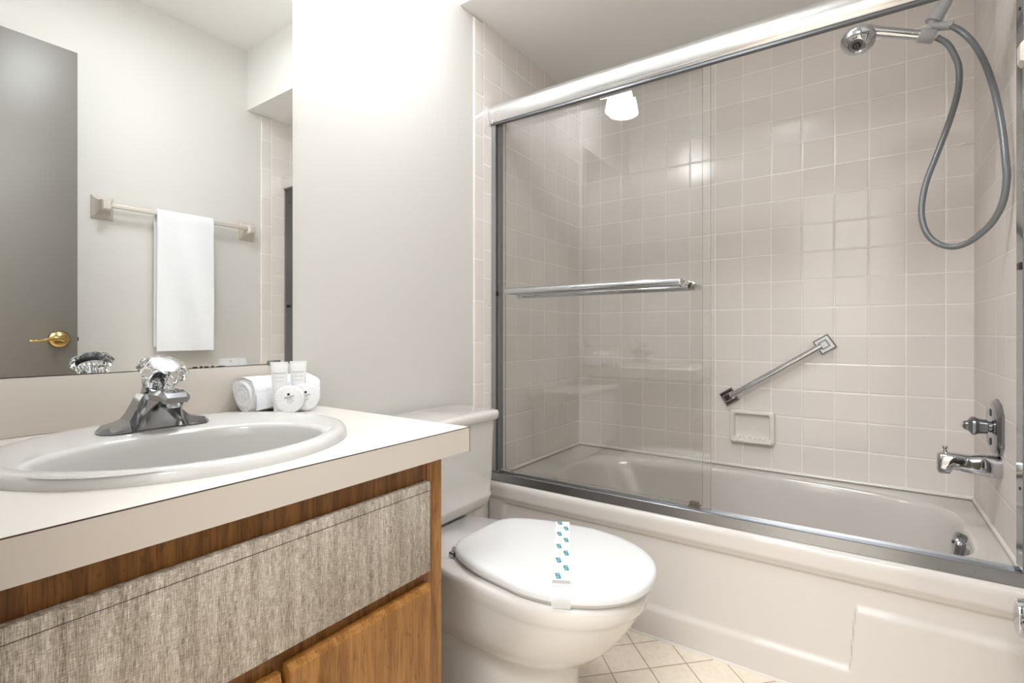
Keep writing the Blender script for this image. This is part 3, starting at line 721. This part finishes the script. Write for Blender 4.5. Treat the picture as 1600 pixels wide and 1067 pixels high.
# ------------------------------------------------------------------ bathtub
tub = thing('bathtub', (W/2, 1.86, 0), 'beige alcove bathtub with a stepped front apron behind the glass doors', 'bathtub')
RZ = 0.388; tcx, tcy = 0.785, 1.868
def basin(a, b, z, p, cx=tcx, cy=tcy, n=160):
    out = []
    for i in range(n):
        t_ = 2*PI*i/n; c, s_ = math.cos(t_), math.sin(t_)
        out.append(Vector((cx+a*math.copysign(abs(c)**(2/p), c), cy+b*math.copysign(abs(s_)**(2/p), s_), z)))
    return out
ring1 = basin(0.648, 0.300, RZ, 4.2)
outer = []
X0, X1, Y1 = 0.001, W-0.001, D-0.001
for q in ring1:
    dx, dy = q.x-tcx, q.y-tcy
    # scale out to the tub's outline
    k = 1e9
    if dx > 1e-9: k = min(k, (X1-tcx)/dx)
    if dx < -1e-9: k = min(k, (X0-tcx)/dx)
    if dy > 1e-9: k = min(k, (Y1-tcy)/dy)
    if dy < -1e-9: k = min(k, (front(tcx)+0.006-tcy)/dy)
    x_, y_ = tcx+dx*k, tcy+dy*k
    outer.append([x_, y_])
for cx, cy in ((X0, front(0)+0.006), (X0, Y1), (X1, front(W)+0.006), (X1, Y1)):
    j = min(range(len(outer)), key=lambda i: (outer[i][0]-cx)**2+(outer[i][1]-cy)**2); outer[j] = [cx, cy]
for o_ in outer:
    if o_[1] < 1.60 and (abs(o_[1]-(front(tcx)+0.006)) < 0.05): o_[1] = front(o_[0])+0.006
bm = bmesh.new()
bs = [[Vector((p[0], p[1], RZ)) for p in outer], ring1]
for o_, z, p in ((0.004, RZ-0.0012, 4.2), (0.010, RZ-0.006, 4.1), (0.015, RZ-0.016, 4.0), (0.019, RZ-0.035, 3.9), (0.030, 0.30, 3.8), (0.045, 0.22, 3.6), (0.062, 0.14, 3.4), (0.085, 0.09, 3.2), (0.12, 0.066, 3.0), (0.17, 0.058, 2.8)):
    slope = 0.06*max(0, (RZ-z))/0.33
    bs.append(basin(0.648-o_-slope*0.8, 0.300-o_*0.85, z, p, cx=tcx+slope*0.9))
bs.append(basin(0.25, 0.07, 0.055, 2.5, cx=tcx+0.06))
add_loft(bm, bs, False, True)
finish('basin', bm, 'tub', tub, ang=60)
# apron as a finely gridded sheet: rounded nose, lip groove, recessed field, raised skirt that steps up at the right
def sstep(t): t = max(0, min(1, t)); return t*t*(3-2*t)
def apron_off(x, z):
    # how far the face stands back from the nose line
    if z > 0.366:
        q = (z-0.366)/0.022; return 0.018*(1-math.sqrt(max(0, 1-q*q)))
    d = 0.0
    d += 0.007*sstep((0.338-z)/0.020)                                   # under the lip
    fieldl = sstep((x-0.055)/0.03)
    zt = 0.080+(0.240-0.080)*sstep((x-1.150)/0.016)
    inside = sstep((z-zt)/0.022)*sstep((0.318-z)/0.010)
    d += 0.009*inside*fieldl
    return d
bm = bmesh.new(); NX = 420
zs = [0.0, 0.03, 0.06, 0.072]+[0.076+0.004*i for i in range(66)]+[0.341+0.005*i for i in range(6)]+[0.371, 0.375, 0.379, 0.382, 0.385, 0.387, 0.388]
zs = sorted(set(round(z, 4) for z in zs if z <= 0.388))
rows = []
for z in zs:
    rows.append([Vector((X0+(X1-X0)*i/NX, front(X0+(X1-X0)*i/NX)-0.012+apron_off(X0+(X1-X0)*i/NX, z), z)) for i in range(NX+1)])
add_loft(bm, rows, False, False, closed=False)
finish('apron', bm, 'tub', tub, ang=60)
# overflow plate and drain
bm = bmesh.new()
oc = Vector((1.405, 1.85, 0.352)); oax = Vector((-1, 0, 0.12)).normalized()
add_lathe(bm, oc, oax, [(-0.012, 0.030), (0, 0.033), (0.006, 0.034), (0.013, 0.031), (0.015, 0.0)], 36, cap1=False)
ov = finish('overflow_plate', bm, 'darkchrome', tub)
bm = bmesh.new(); add_lathe(bm, oc+oax*0.014+Vector((0, 0, 0.004)), oax, [(0, 0.005), (0.003, 0.0045)], 12); finish('screw', bm, 'black', ov)
bm = bmesh.new(); add_lathe(bm, (1.24, 1.87, 0.056), (0, 0, 1), [(0, 0.03), (0.003, 0.029), (0.004, 0.02)], 28); finish('drain', bm, 'chrome', tub)

# ------------------------------------------------------------------ shower doors
TH = math.atan(0.018)
RX = Matrix.Translation((0, 1.495, 0)) @ Matrix.Rotation(TH, 4, 'Z')     # local frame: x along the track, y into the tub
def B(bm, x0, x1, y0, y1, z0, z1, bev=0.0, mi=0): add_box(bm, x0, x1, y0, y1, z0, z1, bev, 2, mi, RX)
def V(x, y, z): return RX @ Vector((x, y, z))
WL = W/math.cos(TH)-0.002
sd = thing('shower_door_frame', (W/2, front(W/2), 0.39), 'silver metal frame of the sliding tub enclosure with a thick rounded header', 'shower door frame')
bm = bmesh.new()
pr = [(0.0, 0.3885), (0.001, 0.4175), (0.0035, 0.4185), (0.006, 0.4175), (0.010, 0.408), (0.056, 0.408), (0.058, 0.414), (0.058, 0.3885)]
add_loft(bm, [[V(x, y, z) for y, z in pr] for x in (0.004, WL-0.004)])
finish('bottom_track', bm, 'alu', sd, ang=20)
bm = bmesh.new(); hp = []
for i in range(15):       # bulging front of the header
    a = -PI/2+PI*i/14; hp.append((0.012-0.024*math.cos(a)*1.0, 1.789+0.038*math.sin(a)))
hp += [(0.058, 1.827), (0.058, 1.765), (0.050, 1.765), (0.050, 1.79), (0.02, 1.79), (0.02, 1.751)]
add_loft(bm, [[V(x, y, z) for y, z in hp] for x in (0.002, 0.028, WL)])
hd = finish('header', bm, 'header', sd, ang=35)
bm = bmesh.new(); B(bm, 0.0005, 0.020, -0.006, 0.010, 1.748, 1.806, 0.006); finish('header_end_cap', bm, 'header', sd)
bm = bmesh.new(); B(bm, 0.01, WL-0.002, 0.004, 0.0195, 1.745, 1.7515); finish('header_lip', bm, 'channel', sd)
for x0, x1, nm in ((0.001, 0.020, 'left'), (WL-0.014, WL-0.001, 'right')):
    bm = bmesh.new()
    B(bm, x0, x1, 0.008, 0.011, 0.421, 1.765)                  # polished face towards the room
    jm = finish('wall_jamb', bm, 'alu' if nm == 'left' else 'darkchrome', sd)
    bm = bmesh.new()
    B(bm, x0, x1, 0.0112, 0.058, 0.421, 1.765); finish('jamb_channel', bm, 'channel' if nm == 'left' else 'darkchrome', jm)
    bm = bmesh.new()
    B(bm, (x1-0.001 if nm == 'left' else x0-0.004), (x1+0.004 if nm == 'left' else x0+0.001), 0.014, 0.036, 1.092, 1.108, 0.001); finish('bumper', bm, 'black', jm)
    for z in (0.60, 1.68):
        bm = bmesh.new(); add_lathe(bm, V(x1 if nm == 'left' else x0, 0.030, z), RX.to_3x3() @ Vector((1 if nm == 'left' else -1, 0, 0)), [(-0.001, 0.004), (0.0015, 0.0035)], 12); finish('screw', bm, 'black', jm)
bm = bmesh.new(); B(bm, 0.742, 0.768, 0.026, 0.044, 0.42, 0.434, 0.001); B(bm, 0.738, 0.772, 0.022, 0.048, 0.42, 0.424, 0.001)
finish('track_guide', bm, 'rubber', sd)
def panel(x0, x1, y, lb):
    t = thing('shower_door', tuple(V((x0+x1)/2, y, 0.424)), lb, 'shower door', 'sliding glass tub doors')
    bm = bmesh.new()
    B(bm, x0, x1, y-0.0025, y+0.0025, 0.4235, 1.80)
    g = finish('glass_panel', bm, ['glass', 'glassedge'], t, sm=False)
    for p in g.data.polygons:
        if abs(p.normal.y) < 0.5: p.material_index = 1
    return t
pf = panel(0.026, 0.8065, 0.022, 'clear glass sliding tub door, front panel carrying the outer chrome towel bar')
pb = panel(0.040, 0.777, 0.046, 'clear glass sliding tub door, rear panel with the inner chrome towel bar')
def bar(t, x0, x1, ys, yb, z, r):
    bm = bmesh.new(); rr = 0.020; sg = -1 if yb < ys else 1
    P = [V(x0+0.012, ys, z), V(x0+0.006, ys+(yb-ys)*0.35, z), V(x0+0.002, yb-sg*0.006, z), V(x0+0.010, yb, z)]
    P += [V(x0+0.012+(x1-x0-0.024)*i/8, yb, z) for i in range(1, 8)]
    P += [V(x1-0.010, yb, z), V(x1-0.002, yb-sg*0.006, z), V(x1-0.006, ys+(yb-ys)*0.35, z), V(x1-0.012, ys, z)]
    add_tube(bm, P, r, 16, sub=5)
    b = finish('towel_bar', bm, 'chrome', t, ang=60)
    for x in (x0+0.012, x1-0.012):
        bm = bmesh.new(); add_lathe(bm, V(x, ys, z), RX.to_3x3() @ Vector((0, -1 if yb < ys else 1, 0)), [(0, 0.013), (0.003, 0.013), (0.006, 0.010), (0.012, 0.009)], 20); finish('bracket', bm, 'chrome', b)
bar(pf, 0.106, 0.735, 0.0195, -0.036, 1.1020, 0.0112)
bar(pb, 0.090, 0.757, 0.0485, 0.092, 1.0935, 0.0100)

# ------------------------------------------------------------------ fittings on the tiled walls
gb = thing('grab_bar', (0.885, D, 0.79), 'short slanted chrome grab bar on the tiled back wall', 'grab bar')
p0 = Vector((0.716, D-0.036, 0.6815)); p1 = Vector((1.060, D-0.036, 0.9065))
dn = (p1-p0).normalized(); up = dn.cross(Vector((0, 1, 0))).normalized()
bm = bmesh.new(); add_tube(bm, [p0-dn*0.004, p1+dn*0.004], 0.0115, 20); gt = finish('bar', bm, 'chrome', gb)
for p in (p0, p1):
    bm = bmesh.new(); m = Matrix((( dn.x, 0, up.x, p.x), (dn.y, 1, up.y, 0), (dn.z, 0, up.z, p.z), (0, 0, 0, 1)))
    def sq(h, y): return [m @ Vector((a*h, y, b*h)) for a, b in ((-1, -1), (1, -1), (1, 1), (-1, 1))]
    add_loft(bm, [sq(0.029, D-0.0003), sq(0.029, D-0.010), sq(0.025, D-0.014), sq(0.0155, D-0.014), sq(0.0145, D-0.044), sq(0.011, D-0.050)])
    finish('wall_mount', bm, 'darkchrome', gb, ang=25)
so = thing('soap_dish', (0.804, D, 0.56), 'beige ceramic soap dish set in the tile under the grab bar', 'soap dish')
bm = bmesh.new()
def rr2(x0, x1, z0, z1, r, y, n=6):
    out = []
    for cx, cz, a0 in ((x1-r, z1-r, 0), (x0+r, z1-r, PI/2), (x0+r, z0+r, PI), (x1-r, z0+r, 1.5*PI)):
        for i in range(n+1): a = a0+i/n*PI/2; out.append(Vector((cx+r*math.cos(a), y, cz+r*math.sin(a))))
    return out
sx0, sx1, sz0, sz1 = 0.7185, 0.889, 0.497, 0.632
add_loft(bm, [rr2(sx0, sx1, sz0, sz1, 0.012, D-0.0003), rr2(sx0, sx1, sz0, sz1, 0.012, D-0.014), rr2(sx0+0.002, sx1-0.002, sz0+0.002, sz1-0.002, 0.012, D-0.019), rr2(sx0+0.006, sx1-0.006, sz0+0.006, sz1-0.006, 0.012, D-0.0215),
    rr2(sx0+0.014, sx1-0.014, sz0+0.012, sz1-0.013, 0.010, D-0.0215), rr2(sx0+0.018, sx1-0.018, sz0+0.016, sz1-0.017, 0.010, D-0.018), rr2(sx0+0.021, sx1-0.021, sz0+0.019, sz1-0.021, 0.010, D-0.004), rr2(sx0+0.028, sx1-0.028, sz0+0.026, sz1-0.028, 0.010, D-0.001)], True, True)
add_loft(bm, [[Vector((x, y, z)) for x, y, z in ((sx0+0.008, D-0.014, sz0+0.004), (sx1-0.008, D-0.014, sz0+0.004), (sx1-0.008, D-0.014, sz0+0.020), (sx0+0.008, D-0.014, sz0+0.020))],
              [Vector((x, y, z)) for x, y, z in ((sx0+0.010, D-0.033, sz0+0.004), (sx1-0.010, D-0.033, sz0+0.004), (sx1-0.010, D-0.033, sz0+0.014), (sx0+0.010, D-0.033, sz0+0.014))],
              [Vector((x, y, z)) for x, y, z in ((sx0+0.013, D-0.036, sz0+0.006), (sx1-0.013, D-0.036, sz0+0.006), (sx1-0.013, D-0.036, sz0+0.012), (sx0+0.013, D-0.036, sz0+0.012))]])
dish = finish('dish', bm, 'ceramic', so, ang=35)
for i in range(6):
    x = sx0+0.038+i*0.019
    bm = bmesh.new(); add_box(bm, x-0.0035, x+0.0035, D-0.024, D-0.002, sz0+0.018, sz0+0.024, 0.002); finish('ridge', bm, 'ceramic', dish)

tv_ = thing('shower_valve', (W, 1.862, 0.69), 'chrome tub valve with clipped-corner plate and small knob', 'shower valve')
yc, zc = 1.862, 0.690; hy, hz = 0.076, 0.078
octp = [(-0.60, -1), (0.60, -0.86), (1, -0.55), (1, 0.55), (0.60, 1), (-0.60, 0.86), (-1, 0.62), (-1, -0.62)]
bm = bmesh.new()
def oc_(k, x): return [Vector((x, yc+a*hy*k, zc+b*hz*k)) for a, b in ((-1, -0.5), (-0.62, -0.86), (0, -1), (0.62, -0.86), (1, -0.5), (1, 0.5), (0.62, 0.86), (0, 1), (-0.62, 0.86), (-1, 0.5))]
add_loft(bm, [oc_(1, W-0.0003), oc_(1, W-0.006), oc_(0.9, W-0.014), oc_(0.82, W-0.016)]); ep = finish('escutcheon', bm, 'darkchrome', tv_, ang=25)
for dz in (-0.040, 0.040):
    bm = bmesh.new(); add_lathe(bm, (W-0.0155, yc, zc+dz), (-1, 0, 0), [(0, 0.011), (0.002, 0.010), (0.0012, 0.006)], 18, sc=(1, 1)); finish('screw', bm, 'black', ep)
bm = bmesh.new(); add_lathe(bm, (W-0.015, yc, zc), (-1, 0, 0), [(0, 0.016), (0.028, 0.013), (0.036, 0.013)], 24); finish('stem', bm, 'darkchrome', tv_)
bm = bmesh.new(); add_lathe(bm, (W-0.034, yc, zc), (-1, 0, 0), [(-0.012, 0.017), (-0.010, 0.020), (0.006, 0.022), (0.010, 0.023), (0.016, 0.027), (0.022, 0.026), (0.027, 0.019), (0.030, 0.014), (0.036, 0.013), (0.039, 0.010)], 48, flute=4, famp=0.06)
finish('knob', bm, 'greyacrylic', tv_, ang=35)
bm = bmesh.new(); add_lathe(bm, (W-0.0735, yc, zc), (-1, 0, 0), [(0, 0.009), (0.002, 0.008), (0.003, 0.005)], 20); finish('knob_cap', bm, 'chrome', tv_)

sp_ = thing('tub_spout', (W, 1.832, 0.585), 'chrome tub spout with a pull-up diverter knob under the valve', 'tub spout')
bm = bmesh.new(); rings = []
for (x, z0, z1, hw) in ((W-0.0003, 0.557, 0.615, 0.027), (W-0.030, 0.557, 0.617, 0.027), (W-0.045, 0.5585, 0.6165, 0.026), (W-0.062, 0.561, 0.612, 0.024), (W-0.085, 0.565, 0.613, 0.0225), (W-0.100, 0.566, 0.614, 0.022),
                        (W-0.106, 0.553, 0.6145, 0.022), (W-0.125, 0.552, 0.614, 0.021), (W-0.131, 0.554, 0.610, 0.0185), (W-0.134, 0.559, 0.604, 0.014)):
    n = 32; zc_, hz_ = (z0+z1)/2, (z1-z0)/2
    rings.append([Vector((x, 1.832+hw*math.copysign(abs(math.cos(2*PI*i/n))**(2/2.8), math.cos(2*PI*i/n)), zc_+hz_*math.copysign(abs(math.sin(2*PI*i/n))**(2/2.8), math.sin(2*PI*i/n)))) for i in range(n)])
add_loft(bm, rings); spb = finish('spout_body', bm, 'chrome', sp_, ang=35)
bm = bmesh.new(); add_lathe(bm, (W-0.116, 1.832, 0.612), (0, 0, 1), [(0, 0.0045), (0.010, 0.004), (0.014, 0.0065), (0.018, 0.0068), (0.019, 0.005)], 18); finish('diverter', bm, 'chrome', sp_)

# hand shower on its bracket
sh = thing('hand_shower', (W, 1.84, 1.95), 'grey and chrome hand shower with a looped hose on the right tiled wall', 'hand shower')
bm = bmesh.new(); add_lathe(bm, (W, 1.845, 2.0), (-1, 0, 0), [(0.0003, 0.032), (0.003, 0.032), (0.012, 0.02), (0.014, 0.011)], 28); finish('flange', bm, 'chrome', sh)
bm = bmesh.new(); add_tube(bm, [(W-0.002, 1.845, 2.0), (W-0.04, 1.844, 1.998), (W-0.08, 1.842, 1.955), (1.375, 1.84, 1.894)], 0.010, 14, sub=5); finish('shower_arm', bm, 'plasticgrey', sh)
bm = bmesh.new(); a0 = Vector((1.380, 1.84, 1.900)); a1 = Vector((1.338, 1.84, 1.828)); ad = (a1-a0).normalized()
add_lathe(bm, a0, ad, [(0, 0.012), (0.010, 0.0145), (0.016, 0.0155), (0.05, 0.017), (0.060, 0.018), (0.062, 0.022), (0.066, 0.022), (0.068, 0.012), (0.072, 0.011)], 32, flute=16, famp=0.02); br = finish('swivel_nut', bm, 'plasticgrey', sh, ang=45)
bm = bmesh.new()
add_tube(bm, [(1.347, 1.838, 1.845), (1.336, 1.832, 1.815), (1.332, 1.826, 1.790)], 0.0105, 16, sub=3)
add_tube(bm, [(1.340, 1.835, 1.830), (1.362, 1.833, 1.823), (1.388, 1.830, 1.815)], 0.0115, 16, sub=3)
finish('bracket_tee', bm, 'plasticgrey', sh)
bm = bmesh.new()
hl = Vector((1.212, 1.800, 1.842)); hr = Vector((1.346, 1.822, 1.793)); hdv = (hr-hl).normalized()
add_lathe(bm, hr-hdv*0.036, hdv, [(0, 0.0175), (0.003, 0.0185), (0.036, 0.0185), (0.039, 0.0165)], 28); finish('handset_cradle', bm, 'plasticgrey', sh)
bm = bmesh.new(); n = 14
HP = [hl+(hr-hl)*(i/n) for i in range(n)]; HP = [hl-hdv*0.026]+HP
add_tube(bm, HP, 0.012, 20, radii=[0.018, 0.0155]+[0.0150-0.0025*i/n for i in range(n-1)]); hh_ = finish('handle', bm, 'chrome', sh, ang=50)
bm = bmesh.new()
for i in range(5):
    c = hl+(hr-hl)*(0.25+0.13*i)+Vector((-0.002, -0.0125, 0.0)); add_lathe(bm, c, (0, -1, 0), [(0, 1), (0.0012, 0.7)], 14, xdir=hdv, sc=(0.006, 0.0035))
finish('grip_inset', bm, 'header', hh_)
hc = Vector((1.168, 1.788, 1.826)); hax = Vector((-0.14, -0.52, -0.84)).normalized()
bm = bmesh.new(); add_lathe(bm, hc-hax*0.016, hax, [(-0.012, 0.012), (-0.006, 0.028), (0.002, 0.041), (0.008, 0.0435), (0.024, 0.0445)], 44); hb = finish('head_shell', bm, 'plasticgrey', sh, ang=50)
bm = bmesh.new(); add_lathe(bm, hc-hax*0.016, hax, [(0.0245, 0.0440), (0.026, 0.0430), (0.036, 0.036), (0.042, 0.028), (0.0435, 0.022), (0.041, 0.020), (0.042, 0.0)], 44, cap1=False); hf = finish('spray_face', bm, 'chrome', hb, ang=50)
for r0, mt in ((0.0165, 'darkchrome'), (0.011, 'black'), (0.006, 'chrome'), (0.0035, 'black')):
    bm = bmesh.new(); k = {0.0165: 0.0, 0.011: 0.0012, 0.006: 0.0022, 0.0035: 0.004}[r0]
    add_lathe(bm, hc-hax*0.016+hax*(0.0415+k), hax, [(0, r0), (0.0012, r0*0.96)], 32); finish('nozzle_ring', bm, mt, hf)
HOSE = [(1.382, 1.83, 1.816), (1.402, 1.815, 1.787), (1.426, 1.8, 1.74), (1.446, 1.785, 1.677), (1.461, 1.775, 1.608), (1.471, 1.77, 1.545), (1.479, 1.765, 1.474), (1.484, 1.76, 1.397), (1.486, 1.76, 1.347), (1.48, 1.765, 1.291), (1.462, 1.77, 1.244), (1.435, 1.775, 1.211), (1.41, 1.78, 1.192), (1.381, 1.785, 1.186), (1.351, 1.79, 1.2), (1.33, 1.795, 1.228), (1.319, 1.8, 1.268), (1.318, 1.805, 1.315), (1.328, 1.81, 1.378), (1.35, 1.815, 1.448), (1.372, 1.82, 1.517), (1.389, 1.825, 1.578), (1.401, 1.83, 1.639), (1.401, 1.83, 1.693), (1.391, 1.83, 1.732), (1.376, 1.83, 1.767), (1.352, 1.824, 1.790)]
HF = [1, 1, 1, .99, .98, .97, .962, .955, .955, .958, .966, .975, .985, .99]+[1]*13
HOSE = [(1.1773+(x-1.1773)*f, y*f, 0.95+(z-0.95)*f) for (x, y, z), f in zip(HOSE, HF)]
bm = bmesh.new(); add_tube(bm, HOSE, 0.0078, 14, sub=4); finish('hose', bm, 'hose', sh, ang=60)

# ------------------------------------------------------------------ right wall: towel bar, towel, paper holder
rb = thing('towel_rail', (W+0.006, 1.03, 1.48), 'ceramic-ended towel rail on the right wall, seen in the mirror', 'towel rail')
XW = W+0.006; BX = 1.447; BZ = 1.490
for y in (0.728, 1.325):
    bm = bmesh.new()
    def sqx(h, x, dz=0): return [Vector((x, y+a*h, BZ-0.008+dz+b*h*1.3)) for a, b in ((-1, -1), (1, -1), (1, 1), (-1, 1))]
    add_loft(bm, [sqx(0.037, XW-0.0003), sqx(0.037, XW-0.006), sqx(0.029, XW-0.012), sqx(0.021, XW-0.022, 0.002), sqx(0.017, XW-0.04, 0.004), sqx(0.017, XW-0.060, 0.004), sqx(0.012, XW-0.067, 0.004)])
    finish('post', bm, 'barceramic', rb, ang=28)
bm = bmesh.new(); add_box(bm, BX-0.008, BX+0.008, 0.735, 1.318, BZ-0.009, BZ+0.009, 0.002); finish('rail', bm, 'barceramic', rb)
tw = thing('hanging_towel', (BX, 1.025, BZ), 'white terry towel folded over the rail, reflected in the mirror', 'towel')
bm = bmesh.new(); rings = []
for j in range(13):
    f = j/12; y = 0.907+f*0.231; pts = []
    out = []
    zb = 0.868; nz = 26
    wob = lambda z: 0.0022*math.sin(y*40+z*9)+0.0012*math.sin(z*33+y*11)
    for i in range(nz): z = zb+(BZ-zb)*i/(nz-1); out.append((BX-0.022-0.004*math.sin((z-zb)*4)+wob(z), z))
    for i in range(1, 8): a = PI-PI*i/8; out.append((BX+0.021*math.cos(a), BZ+0.020*math.sin(a)))
    for i in range(nz): z = BZ-(BZ-zb-0.02)*i/(nz-1); out.append((BX+0.022+wob(z)*0.5, z))
    inn = [(BX+(x-BX)*0.52, z if z < BZ else BZ+(z-BZ)*0.55) for x, z in reversed(out)]
    rings.append([Vector((x, y, z)) for x, z in out+inn])
add_loft(bm, rings); finish('terry_cloth', bm, 'terry', tw, ang=60)
ph = thing('paper_holder', (XW, 1.30, 0.42), 'chrome toilet paper holder on the right wall low beside the bathtub', 'toilet paper holder')
for y in (1.355, 1.225):
    bm = bmesh.new()
    add_lathe(bm, (XW, y, 0.390), (-1, 0, 0), [(0.0003, 0.032), (0.006, 0.032), (0.014, 0.024), (0.018, 0.012), (0.042, 0.011), (0.046, 0.021), (0.052, 0.024), (0.064, 0.022), (0.068, 0.012)], 30, xdir=(0, 0, 1), sc=(1.6, 1))
    finish('post', bm, 'chrome', ph, ang=40)
bm = bmesh.new(); add_tube(bm, [(XW-0.052, 1.235, 0.390), (XW-0.052, 1.345, 0.390)], 0.009, 16); finish('roller', bm, 'darkchrome', ph)
